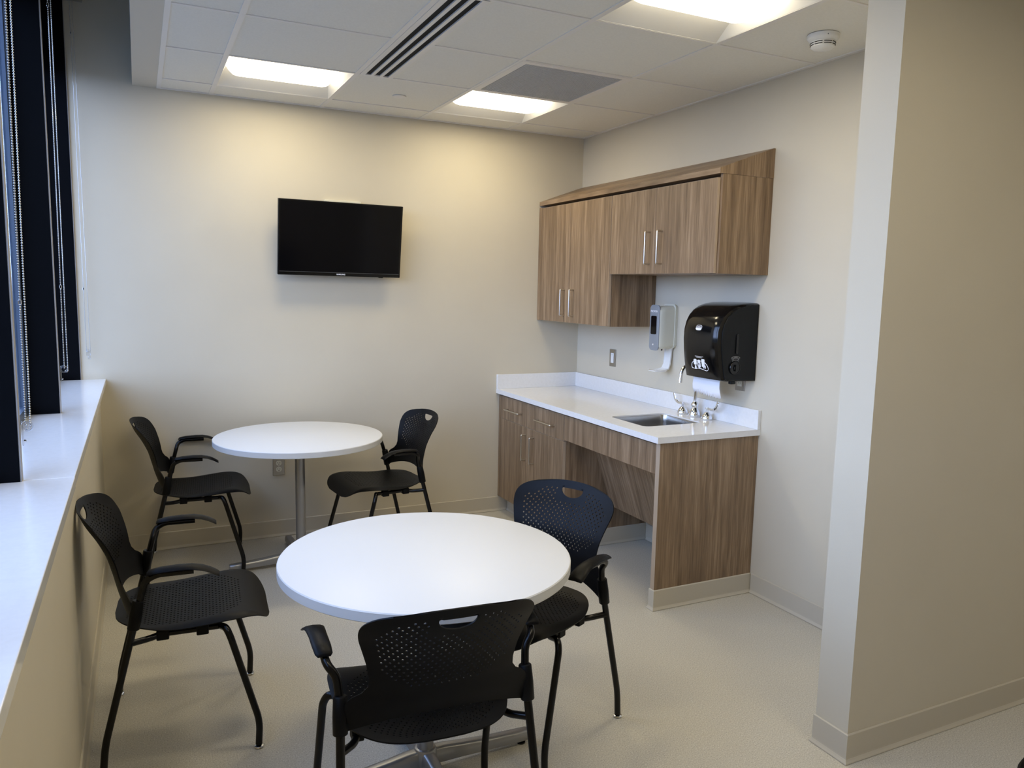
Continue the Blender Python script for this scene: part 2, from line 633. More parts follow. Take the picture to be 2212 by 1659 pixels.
light_labels = {
    (1, 1): 'lit recessed ceiling light near the back wall above the television',
    (3, 1): 'lit recessed square ceiling light beside the dark return air grille near the back wall',
    (3, 4): 'large lit recessed ceiling light at the top of the photo, nearest the smoke detector',
    (1, 4): 'lit recessed ceiling light above the near end of the window sill, overhead',
    (1, 7): 'lit recessed ceiling light over the window side behind the viewer',
    (3, 7): 'lit recessed ceiling light over the partition side behind the viewer',
    (7, 7): 'added recessed ceiling light, unseen over the corridor, to warm the floor'}  # corridor light is added out of view to warm the near floor
proto = ceiling_light()
for q, (i, j) in enumerate(LIGHTS):
    o = proto if q == 0 else dup(proto)
    o.location = ((GXr[i] + GXr[i + 1]) / 2, (GY[j] + GY[j + 1]) / 2, H)
    tag(o, light_labels[(i, j)], 'ceiling light', 'recessed ceiling lights')

# linear slot diffuser, three slots, four feet
t = thing('linear_diffuser', 'long white ceiling air diffuser with three black slots', 'air vent', (-1.715, -1.45, H))
fr = MB()
x0, x1, y0, y1 = -.0835, .083, -.605, .605
sl = [(-.059, -.031), (-.0145, .0135), (.030, .058)]
edges_ = [x0] + [v for p_ in sl for v in p_] + [x1]
for a, b_ in zip(edges_[::2], edges_[1::2]):
    fr.box(a, b_, y0, y1, -.003, .003)
fr.box(x0, x1, y0, y0 + .012, -.0031, .0031)
fr.box(x0, x1, y1 - .012, y1, -.0031, .0031)
fr.build('frame', 'tee', t)
vb = MB()  # solid black blocks stand for the shade inside the slots
for a, b_ in sl:
    vb.box(a - .004, b_ + .004, y0 + .006, y1 - .006, .0035, .05)
vb.build('slot_shade', 'void', t)

# return grille
t = thing('return_air_grille', 'square grey egg crate air grille set in the ceiling', 'air vent', (-.8963, -1.1484, H))
f = MB()
a, b_ = .303, .268
for (x0, x1, y0, y1) in ((-a, a, -a, -b_), (-a, a, b_, a), (-a, -b_, -b_, b_), (b_, a, -b_, b_)):
    f.box(x0, x1, y0, y1, -.003, .01)
f.build('frame', 'tee', t)
g_ = MB()
N_ = 40
for k in range(1, N_):
    x = -b_ + 2 * b_ * k / N_
    g_.box(x - .0010, x + .0010, -b_, b_, -.001, .012)
    g_.box(-b_, b_, x - .0010, x + .0010, -.001, .012)
g_.build('grid', 'grille_metal', t)
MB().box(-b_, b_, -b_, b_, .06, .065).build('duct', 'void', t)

# smoke detector
t = thing('smoke_detector', 'round white smoke detector on the ceiling beside the partition', 'smoke detector', (-.30, -2.365, H))
MB().lathe([(.062, 0), (.062, -.012), (.058, -.018), (.050, -.026)], n=40).build('base', 'white_plastic', t, smooth=40)
MB().lathe([(.048, -.026), (.046, -.047), (.036, -.055), (.010, -.058), (.0, -.058)], n=40).build('cap', 'white_plastic', t, smooth=40)
v_ = MB()
for rr_, zz in ((.0482, -.033), (.0472, -.041)):
    for k in range(8):
        a0 = 2 * pi * k / 8 + .06
        pts = [(rr_ * cos(a0 + q * .11), rr_ * sin(a0 + q * .11)) for q in range(7)]
        v_.tube([(x, y, zz) for x, y in pts], .0016, 6)
v_.build('vents', 'dark', t)
MB().lathe([(.0022, 0), (.0022, .002)], c=(-.03, -.054, -.012), n=10, axis='y').build('indicator', 'dark', t)

# concealed sprinkler cap
o = MB().lathe([(.0, -.006), (.030, -.006), (.037, -.004), (.038, 0)], n=36).build('sprinkler_cover', 'tee', smooth=40, loc=(-1.488, -.505, H + .0005))
tag(o, 'flat round white sprinkler cover plate in a ceiling tile', 'sprinkler')

# ------------------------------------------------------------------ tables
def pedestal_table(x, y, rz, label):
    t = thing('round_table', label, 'table', (x, y, 0), rz, 'round white cafe tables')
    R_, zt = .447, .725
    pr = [(R_ - .002, zt - .032), (R_, zt - .030), (R_, zt - .003), (R_ - .0015, zt - .0006)]
    MB().lathe([(.0, zt - .032)] + pr + [(R_ - .003, zt), (.0, zt)], n=128).build('tabletop', 'table', t, smooth=30)
    MB().lathe([(R_ + .0002, zt - .0300), (R_ + .0008, zt - .0295), (R_ + .0008, zt - .0035), (R_ + .0002, zt - .003)], n=128).build('edge_band', 'edge', t, smooth=30)
    MB().lathe([(.0265, .075), (.0265, zt - .034)], n=32).build('column', 'silver', t, smooth=40)
    MB().box(-.14, .14, -.14, .14, zt - .037, zt - .0325, .001).build('mounting_plate', 'black_tube', t)
    MB().lathe([(.034, .028), (.038, .035), (.038, .072), (.033, .082), (.028, .084)], n=32).build('hub', 'silver', t, smooth=40)
    for k in range(4):
        a_ = pi / 2 * k
        vs, fs = [], []
        st = [(.02, .024, .078, .030), (.06, .023, .076, .028), (.12, .0215, .068, .026), (.22, .0215, .057, .022), (.33, .0215, .050, .018), (.372, .0215, .048, .018), (.380, .018, .045, .020)]
        m_ = 10
        for (r_, hw, zt_, zb_) in st:
            sec = [(-hw, zb_), (-hw, zb_ + (zt_ - zb_) * .45), (-hw * .88, zt_ - .006), (-hw * .62, zt_ - .001), (-hw * .25, zt_),
                   (hw * .25, zt_), (hw * .62, zt_ - .001), (hw * .88, zt_ - .006), (hw, zb_ + (zt_ - zb_) * .45), (hw, zb_)]
            for (q, z_) in sec:
                vs.append((r_ * cos(a_) - q * sin(a_), r_ * sin(a_) + q * cos(a_), z_))
        for i_ in range(len(st) - 1):
            for q in range(m_):
                fs.append((i_ * m_ + q, i_ * m_ + (q + 1) % m_, (i_ + 1) * m_ + (q + 1) % m_, (i_ + 1) * m_ + q))
        fs.append(tuple(range(m_)))
        fs.append(tuple((len(st) - 1) * m_ + q for q in range(m_))[::-1])
        ft = MB().add(vs, fs).build('foot', 'silver', t, smooth=50)
        MB().lathe([(.014, 0), (.015, .006), (.006, .009), (.006, .020)], c=(.352 * cos(a_), .352 * sin(a_), 0), n=16).build('glide', 'black_tube', ft, smooth=40)
    return t

pedestal_table(-2.045, -2.570, radians(2), 'round white table in the foreground on a silver pedestal with four feet')
pedestal_table(-2.057, -.528, radians(1), 'round white table against the back wall below the television')

# ------------------------------------------------------------------ chairs
def perforated(nu, nv, pos, hole, gone, rad=.27):
    """surface grid nu x nv cells with round holes; pos(i,j) takes half integer grid coordinates"""
    bm = bmesh.new()
    V = {}
    def gv(i2, j2):
        k = (i2, j2)
        if k not in V:
            V[k] = bm.verts.new(pos(i2 / 2, j2 / 2))
        return V[k]
    for i in range(nu):
        for j in range(nv):
            if gone(i, j):
                continue
            ring = [(2 * i, 2 * j), (2 * i + 1, 2 * j), (2 * i + 2, 2 * j), (2 * i + 2, 2 * j + 1), (2 * i + 2, 2 * j + 2), (2 * i + 1, 2 * j + 2), (2 * i, 2 * j + 2), (2 * i, 2 * j + 1)]
            rv = [gv(*q) for q in ring]
            if hole(i, j):
                inn = []
                for k in range(8):
                    a_ = radians(-135 + 45 * k)
                    inn.append(bm.verts.new(pos(i + .5 + rad * cos(a_), j + .5 + rad * sin(a_))))
                for k in range(8):
                    bm.faces.new((rv[k], rv[(k + 1) % 8], inn[(k + 1) % 8], inn[k]))
            else:
                c = bm.verts.new(pos(i + .5, j + .5))
                for k in range(8):
                    bm.faces.new((rv[k], rv[(k + 1) % 8], c))
    return bm

def solid(bm, thick, name, offset=0.0):
    bmesh.ops.remove_doubles(bm, verts=bm.verts[:], dist=.00005)
    bmesh.ops.recalc_face_normals(bm, faces=bm.faces[:])
    me = bpy.data.meshes.new(name)
    bm.to_mesh(me)
    bm.free()
    o = bpy.data.objects.new('tmp', me)
    COL.objects.link(o)
    md = o.modifiers.new('s', 'SOLIDIFY')
    md.thickness = thick
    md.offset = offset
    bpy.context.view_layer.update()
    dg = bpy.context.evaluated_depsgraph_get()
    me2 = bpy.data.meshes.new_from_object(o.evaluated_get(dg))
    bpy.data.objects.remove(o)
    me2.name = name
    me2.polygons.foreach_set('use_smooth', [True] * len(me2.polygons))
    me2.set_sharp_from_angle(angle=radians(38))
    return me2

def link_mesh(name, me, material, parent):
    me.materials.clear()
    me.materials.append(M[material])
    o = bpy.data.objects.new(name, me)
    COL.objects.link(o)
    o.parent = parent
    return o

# backrest shell: t 0..1 from the lower edge up
NBU, NBV = 40, 32
ZB0, ZB1 = .515, .832
bk_w = [(.515, .236), (.545, .238), (.562, .236), (.573, .222), (.583, .199), (.598, .186), (.62, .184), (.66, .192), (.70, .203), (.735, .213), (.765, .218), (.785, .216), (.803, .205), (.816, .186), (.825, .160), (.832, .118)]
bk_y = [(.515, -.186), (.55, -.199), (.60, -.212), (.66, -.229), (.72, -.256), (.78, -.289), (.832, -.309)]
bk_f = [(.515, .052), (.58, .066), (.66, .068), (.74, .072), (.832, .070)]
bk_z = [(.515, -.046), (.545, -.030), (.562, -.016), (.59, -.004), (.66, 0), (.76, -.006), (.832, -.010)]
def back_pos(i, j):
    t_ = j / NBV
    z = ZB0 + (ZB1 - ZB0) * t_
    s_ = i / NBU * 2 - 1
    wv = sinterp(bk_w, z) if z > .735 else interp(bk_w, z)
    x = s_ * wv
    y = sinterp(bk_y, z) + interp(bk_f, z) * (abs(x) / .235) ** 2
    zz = z - .008 * ((z - .515) / .317) ** 2 + interp(bk_z, z) * abs(s_) ** 2.2
    return Vector((x, y, zz))
HI, HJ = (16, 24), (26, 29)     # cells removed for the hand hold
def back_pos2(i, j):
    if HI[0] - .01 <= i <= HI[1] + .01 and HJ[0] - .01 <= j <= HJ[1] + .01:
        ci, hi_ = (HI[0] + HI[1]) / 2, (HI[1] - HI[0]) / 2
        ci_j, hj = HJ[1], HJ[1] - HJ[0]
        u_ = (i - ci) / hi_
        v_2 = (HJ[1] - j) / hj            # 0 top .. 1 bottom
        # D shape: flat top, round bottom
        if abs(u_) > .999 or v_2 > .999:
            if abs(u_) > .999:
                ang = v_2 * .62
                ang = ang * pi / 2
                uu = cos(ang) * (1 if u_ > 0 else -1)
                vv = sin(ang)
            else:
                ang = (pi / 2) * (.62 + .38 * (1 - abs(u_)))
                uu = cos(ang) * (1 if u_ > 0 else (-1 if u_ < 0 else 0))
                vv = sin(ang)
            i, j = ci + uu * hi_ * 1.13, HJ[1] - vv * hj * 1.12
    return back_pos(i, j)
def back_hole(i, j):
    if (i + j) % 2: return False
    if j < 8 or j > 28 or i < 3 or i > NBU - 4: return False
    if HI[0] - 2 <= i < HI[1] + 2 and j >= HJ[0] - 2: return False
    c = (NBU - 1) / 2
    if j > 24 and abs(i - c) > 17.5 - (j - 24) * 1.6: return False
    if j < 12 and abs(i - c) > 10 + (j - 8) * 1.8: return False
    return True
back_me = solid(perforated(NBU, NBV, back_pos2, back_hole, lambda i, j: HI[0] <= i < HI[1] and HJ[0] <= j < HJ[1], .31), .0036, 'backrest')

# seat shell
NSU, NSV = 44, 44
st_w = [(-.205, .050), (-.202, .080), (-.194, .112), (-.178, .142), (-.155, .168), (-.12, .193), (-.05, .220), (.05, .232), (.13, .235), (.19, .231), (.235, .213), (.258, .190), (.272, .160), (.279, .125), (.282, .095)]
st_z = [(-.205, .446), (-.15, .437), (-.08, .430), (0, .433), (.08, .442), (.15, .449), (.20, .447), (.235, .436), (.26, .418), (.282, .396)]
def seat_pos(i, j):
    t_ = j / NSV
    y = -.205 + .487 * t_
    s_ = i / NSU * 2 - 1
    wv = sinterp(st_w, y)
    x = s_ * wv
    z = sinterp(st_z, y) + .012 * (abs(x) / .23) ** 2 - .014 * max(0, (abs(x) - .19) / .045) ** 2 * (1 if y > -.12 else .3)
    return Vector((x, y, z))
def seat_hole(i, j):
    if (i + j) % 2: return False
    c = (NSU - 1) / 2
    if j < 3 or j > 35 or abs(i - c) > 18: return False
    if j < 9 and abs(i - c) > 14 + (j - 3) * .8: return False
    if j > 29 and abs(i - c) > 18 - (j - 29) * 1.1: return False
    return True
seat_me = solid(perforated(NSU, NSV, seat_pos, seat_hole, lambda i, j: False, .31), .0038, 'seat')

def chair_proto():
    t = thing('stacking_armchair', '', 'chair')
    link_mesh('seat', seat_me, 'black_plastic', t)
    bk = link_mesh('backrest', back_me, 'black_plastic', t)
    TR = .0112
    for s_ in (-1, 1):
        # front leg runs into the side rail under the seat
        fl = smoothpath([(s_ * .262, .23, .012), (s_ * .262, .2345, .092), (s_ * .250, .150, .395), (s_ * .236, .137, .425), (s_ * .195, .12, .4165)], r=.035)
        o = MB().tube(fl, TR, 14).build('leg', 'black_tube', t, smooth=50)
        MB().lathe([(.0135, 0), (.0165, .003), (.0150, .007), (.006, .010), (.006, .014)], c=(s_ * .262, .23, 0), n=20).build('glide', 'chrome', o, smooth=50)
        rl = smoothpath([(s_ * .262, -.235, .012), (s_ * .262, -.227, .100), (s_ * .248, -.143, .437), (s_ * .244, -.119, .535)], r=.035)
        o = MB().tube(rl, TR, 14).build('leg', 'black_tube', t, smooth=50)
        MB().lathe([(.0135, 0), (.0165, .003), (.0150, .007), (.006, .010), (.006, .014)], c=(s_ * .262, -.235, 0), n=20).build('glide', 'chrome', o, smooth=50)
        ra = smoothpath([(s_ * .196, .125, .4165), (s_ * .190, -.055, .4135), (s_ * .206, -.095, .409), (s_ * .2505, -.146, .420)], r=.03)
        o = MB().tube(ra, TR * .92, 12).build('seat_rail', 'black_tube', t, smooth=50)
        for yy in (.065, -.055):
            MB().box(s_ * .192 - .016, s_ * .192 + .016, yy - .019, yy + .019, .3965, .4285, .004).build('clip', 'black_plastic', o)
        at = smoothpath([(s_ * .244, -.119, .535), (s_ * .250, -.102, .600), (s_ * .272, -.094, .628), (s_ * .276, -.062, .646), (s_ * .276, .045, .646)], r=.022)
        o = MB().tube(at, TR * .95, 14).build('arm_tube', 'black_tube', t, smooth=50)
        # arm pad: a paddle that widens and dips at the front
        vs, fs = [], []
        stn = [(-.090, .016, .651, .003), (-.084, .0215, .656, .005), (-.05, .0235, .661, .0062), (.0, .0235, .6635, .0062), (.04, .025, .6625, .0058), (.07, .027, .657, .005), (.095, .029, .647, .0042), (.114, .0285, .636, .0036), (.121, .025, .631, .0028)]
        m_ = 12
        for (y, hw, zc, th) in stn:
            for q in range(m_):
                a_ = 2 * pi * q / m_
                ca, sa = cos(a_), sin(a_)
                ex = math.copysign(abs(ca) ** .75, ca)
                vs.append((s_ * (.277 + (y + .09) * .03) + hw * ex, y, zc + th * sa - .0035 * ex * ex))
        for i_ in range(len(stn) - 1):
            for q in range(m_):
                fs.append((i_ * m_ + q, i_ * m_ + (q + 1) % m_, (i_ + 1) * m_ + (q + 1) % m_, (i_ + 1) * m_ + q))
        fs.append(tuple(range(m_)))
        fs.append(tuple((len(stn) - 1) * m_ + q for q in range(m_))[::-1])
        MB().add(vs, fs).build('armrest', 'black_plastic', t, smooth=60)
        # sleeve that joins the back shell to the upright tube
        slv = MB()
        p0, p1 = Vector((s_ * .2468, -.1355, .466)), Vector((s_ * .2440, -.1185, .553))
        slv.tube([p0 - (p1 - p0) * .02, p0, p0.lerp(p1, .5), p1, p1 + (p1 - p0) * .03], [.0165, .0185, .0190, .0175, .0155], 18)
        slv.build('sleeve', 'black_plastic', bk, smooth=50)
    return t

ch = chair_proto()
GRP = 'black perforated armchairs around the tables'
chairs = [
    (-2.724, -1.946, -93.9, 'black perforated armchair beside the window wall, at the left of the foreground table'),
    (-2.580, -.310, -94.6, 'black perforated armchair in the far left corner at the table under the television'),
    (-1.595, -.541, 96.7, 'black perforated armchair right of the far table, its back toward the counter'),
    (-1.625, -2.427, 116.8, 'black perforated armchair right of the foreground table, its back shining blue in the window light'),
    (-2.164, -2.894, -4.2, 'black perforated armchair seen from behind, pushed against the near side of the foreground table'),
    (-1.472, -4.382, 180.0, 'black armchair cut off at the bottom right corner of the photo'),
]
for k, (x, y, rz, lab) in enumerate(chairs):
    o = ch if k == 0 else dup(ch)
    o.location = (x, y, 0)
    o.rotation_euler = (0, 0, radians(rz))
    tag(o, lab, 'chair', GRP)

# ------------------------------------------------------------------ handles
def bar_handle(parent, p, length, axis, x_face):
    """D pull standing off a face at x_face, facing -x"""
    m_ = MB()
    r_ = .0052
    y, z = p
    h = length / 2
    if axis == 'z':
        path = [(x_face + .001, y, z - h), (x_face - .032, y, z - h), (x_face - .032, y, z + h), (x_face + .001, y, z + h)]
    else:
        path = [(x_face + .001, y - h, z), (x_face - .032, y - h, z), (x_face - .032, y + h, z), (x_face + .001, y + h, z)]
    m_.tube(smoothpath(path, r=.004, n=4), r_, 10)
    return m_.build('handle', 'nickel', parent, smooth=50)

def edge_band(parent, xf, xb, y0, y1, z0, z1):  # paler edge band: light caught by the bevelled edges put into the colour
    e_ = .0006
    m_ = MB()
    for (a, b_, c, d_) in ((y0 - e_, y0 + .002, z0, z1), (y1 - .002, y1 + e_, z0, z1), (y0, y1, z0 - e_, z0 + .002), (y0, y1, z1 - .002, z1 + e_)):
        m_.box(xf + .0011, xb, a, b_, c, d_)
    return m_.build('edge_band', 'wood_edge', parent)

# ------------------------------------------------------------------ wall cabinets
G = .0018
XF = -.335
t = thing('wall_cabinet', 'tall walnut wall cabinet with two long doors in the room corner', 'cabinet', (0, 0, 0), 0, 'walnut wall cabinets over the counter')
MB().prism([(-.315, 1.334), (-.315, 2.088), (-.262, 2.088), (-.262, 2.108), (-.001, 2.108), (-.001, 1.334)], 'y', -.9075, -.001).build('body', 'wood', t)
MB().box(XF, -.3155, -.030, -.002, 1.334, 2.095).build('filler', 'wood', t)
for (a, b_, hy) in ((-.0315, -.428, -.379), (-.4295, -.905, -.495)):
    d = MB().box(XF, -.3185, b_ + G, a, 1.336, 2.090, .0012, 2).build('door', 'wood', t)
    edge_band(d, XF, -.3185, b_ + G, a, 1.336, 2.090)
    bar_handle(d, (hy, 1.463), .165, 'z', XF)
t = thing('wall_cabinet', 'shorter walnut wall cabinet with two doors above the soap and towel dispensers', 'cabinet', (0, 0, 0), 0, 'walnut wall cabinets over the counter')
MB().prism([(-.315, 1.640), (-.315, 2.088), (-.262, 2.088), (-.262, 2.108), (-.001, 2.108), (-.001, 1.640)], 'y', -1.8105, -.9085).build('body', 'wood', t)
MB().box(-.3155, -.001, -1.828, -1.811, 1.640, 2.108).build('side_panel', 'wood', t)
for (a, b_, hy) in ((-.9085, -1.335, -1.290), (-1.3365, -1.815, -1.398)):
    d = MB().box(XF, -.3185, b_ + G, a, 1.642, 2.090, .0012, 2).build('door', 'wood', t)
    edge_band(d, XF, -.3185, b_ + G, a, 1.642, 2.090)
    bar_handle(d, (hy, 1.779), .170, 'z', XF)
t = thing('sloped_cabinet_top', 'long walnut sloping dust top running over both wall cabinets', 'cabinet top')
MB().prism([(-.3345, 2.1085), (-.3345, 2.134), (-.010, 2.252), (-.001, 2.252), (-.001, 2.1085)], 'y', -1.828, -.001).build('slope', 'wood_rail', t)
MB().prism([(-.3342, 2.1088), (-.3342, 2.1335), (-.010, 2.2515), (-.001, 2.2515), (-.001, 2.1088)], 'y', -1.8295, -1.8281).build('end_face', 'wood', t)

# ------------------------------------------------------------------ base cabinet
XC = -.612
t = thing('base_cabinet', 'walnut base cabinet with two drawers over two doors under the counter end', 'cabinet')
cb = MB().prism([(-.592, .103), (-.592, .812), (-.55, .812), (-.55, .8315), (-.001, .8315), (-.001, .103)], 'y', -.907, -.001)
cb.build('body', 'wood', t)
MB().box(XC, -.5925, -.030, -.002, .110, .818).build('filler', 'wood', t)
tk = MB().box(-.535, -.001, -.905, -.001, .001, .1029)
tk.build('toe_kick', 'base', t)
cove([(-.002, -.906), (-.536, -.906), (-.536, -.014)][::-1], 'cove_base', t, kind=None)
for (a, b_) in ((-.0315, -.4535), (-.455, -.905)):
    d = MB().box(XC, -.5935, b_ + G, a, .666, .818, .0012, 2).build('drawer', 'wood', t)
    edge_band(d, XC, -.5935, b_ + G, a, .666, .818)
    bar_handle(d, ((a + b_) / 2 - .008, .740), .205, 'y', XC)
for (a, b_, hy) in ((-.0315, -.4535, -.418), (-.455, -.905, -.531)):
    d = MB().box(XC, -.5935, b_ + G, a, .112, .6625, .0012, 2).build('door', 'wood', t)
    edge_band(d, XC, -.5935, b_ + G, a, .112, .6625)
    bar_handle(d, (hy, .532), .165, 'z', XC)

# open sink bay: apron, sloping knee panel, end panel
t = thing('sink_bay', 'open walnut sink bay with apron, sloping knee panel and full height end panel', 'cabinet')
MB().box(XC, -.594, -1.8005, -.9095, .674, .820, .0012, 2).build('apron', 'wood', t)
kp = MB()
kp.prism([(-.413, .655), (-.395, .655), (-.252, .248), (-.270, .243)], 'y', -1.8005, -.9085)
kp.build('knee_panel', 'wood_slant', t)
MB().box(XC, -.001, -1.8325, -1.8015, .001, .8315, .0006, 1).build('end_panel', 'wood', t)
MB().box(XC - .0012, XC - .0002, -1.832, -1.802, .104, .831).build('edge_strip', 'wood_edge', t)
cove([(-.002, -1.8015), (XC, -1.8015), (XC, -1.8330), (-.002, -1.8330)], 'cove_base', t, kind=None)
cove([(0, -.925), (0, -1.795)], 'baseboard_bay')

# countertop with sink cutout and upstands
t = thing('countertop', 'white stone countertop with upstands along both walls', 'countertop')
zc0, zc1 = .832, .862
cx0, cx1, cy0, cy1 = -.520, -.150, -1.575, -1.245
def rrect(x0, x1, y0, y1, r_, n_=6):
    out = []
    for (cx, cy, a0) in ((x1 - r_, y1 - r_, 0), (x0 + r_, y1 - r_, 90), (x0 + r_, y0 + r_, 180), (x1 - r_, y0 + r_, 270)):
        for k in range(n_ + 1):
            a_ = radians(a0 + 90 * k / n_)
            out.append((cx + r_ * cos(a_), cy + r_ * sin(a_)))
    return out
bm = bmesh.new()
out_ = [(-.6349, -1.8415), (-.0005, -1.8415), (-.0005, -.0005), (-.6349, -.0005)]
inn_ = rrect(cx0, cx1, cy0, cy1, .035)
ov = [bm.verts.new((x, y, zc1)) for x, y in out_]
iv = [bm.verts.new((x, y, zc1)) for x, y in inn_]
ed = [bm.edges.new((ov[k], ov[(k + 1) % 4])) for k in range(4)] + [bm.edges.new((iv[k], iv[(k + 1) % len(iv)])) for k in range(len(iv))]
bmesh.ops.triangle_fill(bm, use_beauty=True, use_dissolve=False, edges=ed)
r = bmesh.ops.extrude_face_region(bm, geom=bm.faces[:])
bmesh.ops.translate(bm, verts=[v for v in r['geom'] if isinstance(v, bmesh.types.BMVert)], vec=(0, 0, zc0 - zc1))
bmesh.ops.recalc_face_normals(bm, faces=bm.faces[:])
me = bpy.data.meshes.new('slab')
bm.to_mesh(me)
bm.free()
link_mesh('slab', me, 'quartz', t)
MB().box(-.0195, -.0005, -1.8415, -.0005, zc1 + .0002, .961, .0012, 1).build('upstand', 'quartz', t)
MB().box(-.6349, -.0198, -.0195, -.0005, zc1 + .0002, .961, .0012, 1).build('upstand', 'quartz', t)

# sink basin
t = thing('sink', 'undermounted stainless steel sink bowl in the white countertop', 'sink')
vs, fs = [], []
rings = [(-.0012, .8545, .034), (-.0022, .8555, .034), (-.0034, .852, .034), (-.0036, .815, .035), (-.004, .69, .035), (-.014, .675, .045), (-.04, .668, .05), (-.13, .664, .02)]
for (o_, z, r_) in rings:
    for (x, y) in rrect(cx0 - o_, cx1 + o_, cy0 - o_, cy1 + o_, r_):
        vs.append((x, y, z))
n_ = len(vs) // len(rings)
for i_ in range(len(rings) - 1):
    for k in range(n_):
        fs.append((i_ * n_ + k, i_ * n_ + (k + 1) % n_, (i_ + 1) * n_ + (k + 1) % n_, (i_ + 1) * n_ + k))
fs.append(tuple((len(rings) - 1) * n_ + k for k in range(n_)))
MB().add(vs, fs).build('bowl', 'steel', t, smooth=50)
MB().lathe([(.0, .667), (.030, .6665), (.042, .669), (.044, .6655)], c=((cx0 + cx1) / 2, (cy0 + cy1) / 2, 0), n=28).build('drain', 'chrome', t, smooth=40)

# faucet
t = thing('faucet', 'chrome gooseneck faucet with two wing handles behind the sink', 'faucet', (-.062, -1.398, .8622))
bell = [(.029, 0), (.031, .003), (.030, .010), (.024, .024), (.015, .036), (.011, .041)]
MB().lathe([(.031, 0), (.033, .003), (.032, .012), (.026, .034), (.018, .046), (.016, .050), (.020, .056), (.0215, .064), (.019, .073), (.013, .080), (.011, .084)], n=28).build('spout_base', 'chrome', t, smooth=50)
arc = [(0, 0, .08), (0, 0, .235)] + [(-.053 + .053 * cos(pi * k / 14), 0, .235 + .053 * sin(pi * k / 14)) for k in range(1, 14)] + [(-.107, 0, .225), (-.110, 0, .203)]
sp = MB().tube(arc, .0095, 14).build('spout', 'chrome', t, smooth=50)
MB().tube([(-.1085, 0, .216), (-.1105, 0, .194)], .0112, 14).build('aerator', 'chrome', sp, smooth=50)
for s_, nm in ((1, 'left'), (-1, 'right')):
    yy = s_ * .104
    hb_ = MB().lathe([(.029, 0), (.031, .003), (.030, .010), (.025, .024), (.015, .037), (.010, .041)], c=(0, yy, 0), n=28).build('handle_base', 'chrome', t, smooth=50)
    MB().tube([(0, yy, .04), (0, yy, .066)], .0075, 14).build('handle_stem', 'chrome', hb_, smooth=50)
    path_ = [(-.012, .059), (.0, .0595), (.02, .058), (.040, .0575), (.056, .062), (.070, .073), (.079, .088), (.083, .103), (.084, .112)]
    hwid = [.0045, .006, .0065, .007, .008, .009, .0095, .0090, .0055]
    vs, fs = [], []
    for q in range(len(path_)):
        a_, c_ = path_[max(q - 1, 0)], path_[min(q + 1, len(path_) - 1)]
        ty, tz = c_[0] - a_[0], c_[1] - a_[1]
        l_ = math.hypot(ty, tz)
        ny, nz = -tz / l_, ty / l_
        for (k_, dx) in ((-1, 0), (-.75, .0026), (.75, .0026), (1, 0), (.75, -.0026), (-.75, -.0026)):
            vs.append((dx, yy + s_ * (path_[q][0] + ny * hwid[q] * k_), path_[q][1] + nz * hwid[q] * k_))
    for i_ in range(len(path_) - 1):
        for q in range(6):
            fs.append((i_ * 6 + q, i_ * 6 + (q + 1) % 6, (i_ + 1) * 6 + (q + 1) % 6, (i_ + 1) * 6 + q))
    fs.append((0, 1, 2, 3, 4, 5))
    fs.append(tuple((len(path_) - 1) * 6 + q for q in range(6)))
    MB().add(vs, fs).build('lever_handle', 'chrome', t, smooth=50)

# ------------------------------------------------------------------ towel dispenser
t = thing('paper_towel_dispenser', 'black glossy paper towel dispenser on the wall above the faucet', 'dispenser')
prof = [(.0, 1.105), (.19, 1.105), (.203, 1.109), (.212, 1.14), (.222, 1.19), (.231, 1.25), (.236, 1.31), (.233, 1.36), (.222, 1.40), (.203, 1.433), (.176, 1.459), (.14, 1.479), (.10, 1.491), (.05, 1.4985), (.0, 1.500)]
ya, yb = -1.462, -1.786
def yside(d, side):
    k = d / .236
    return (ya - .012 * k * k - .002) if side > 0 else (yb + .026 * k * k + .002)
vs, fs = [], []
cols = [0, .03, .08, .2, .5, .8, .92, .97, 1]
blg = [-.020, -.006, 0, .003, .005, .003, 0, -.006, -.020]
for ci, c in enumerate(cols):
    for (d, z) in prof:
        k = min(1, d / .2)
        dd = max(0, d + blg[ci] * k)
        zz = z if z < 1.12 else z + blg[ci] * .45 * min(1, (z - 1.12) / .3)
        y = yside(d, 1) * (1 - c) + yside(d, -1) * c
        vs.append((-dd - .0005, y, zz))
n_ = len(prof)
for i_ in range(len(cols) - 1):
    for k in range(n_):
        fs.append((i_ * n_ + k, i_ * n_ + (k + 1) % n_, (i_ + 1) * n_ + (k + 1) % n_, (i_ + 1) * n_ + k))
fs.append(tuple(range(n_)))
fs.append(tuple((len(cols) - 1) * n_ + k for k in range(n_)))
MB().add(vs, fs).build('cover', 'black_gloss', t, smooth=30)
# smoked side panel facing the viewer
pp = [(d * .86 + .012, 1.112 + (z - 1.105) * .955) for d, z in prof[1:]] + [(.01, 1.112)]
vs = [(-d, yb - .0022 + .026 * (d / .236) ** 2 , z) for d, z in pp]
vs2 = [(x, y + .006, z) for x, y, z in vs]
k_ = len(vs)
sp = MB().add(vs + vs2, [tuple(range(k_)), tuple(range(k_, 2 * k_))[::-1]] + [(q, (q + 1) % k_, k_ + (q + 1) % k_, k_ + q) for q in range(k_)]).build('side_panel', 'black_smoke', t)
ky = yb - .0025 + .026 * (.132 / .236) ** 2
kn = MB().lathe([(.0345, 0), (.0345, -.002), (.033, -.004), (.030, -.003), (.029, -.001), (.012, -.001), (.011, -.006), (.0, -.006)], c=(-.134, ky, 1.174), n=36, axis='y').build('knob', 'black_gloss', t, smooth=40)
MB().box(-.138, -.130, ky - .010, ky - .001, 1.158, 1.190, .001).build('knob_bar', 'black_gloss', kn)
am = MB()
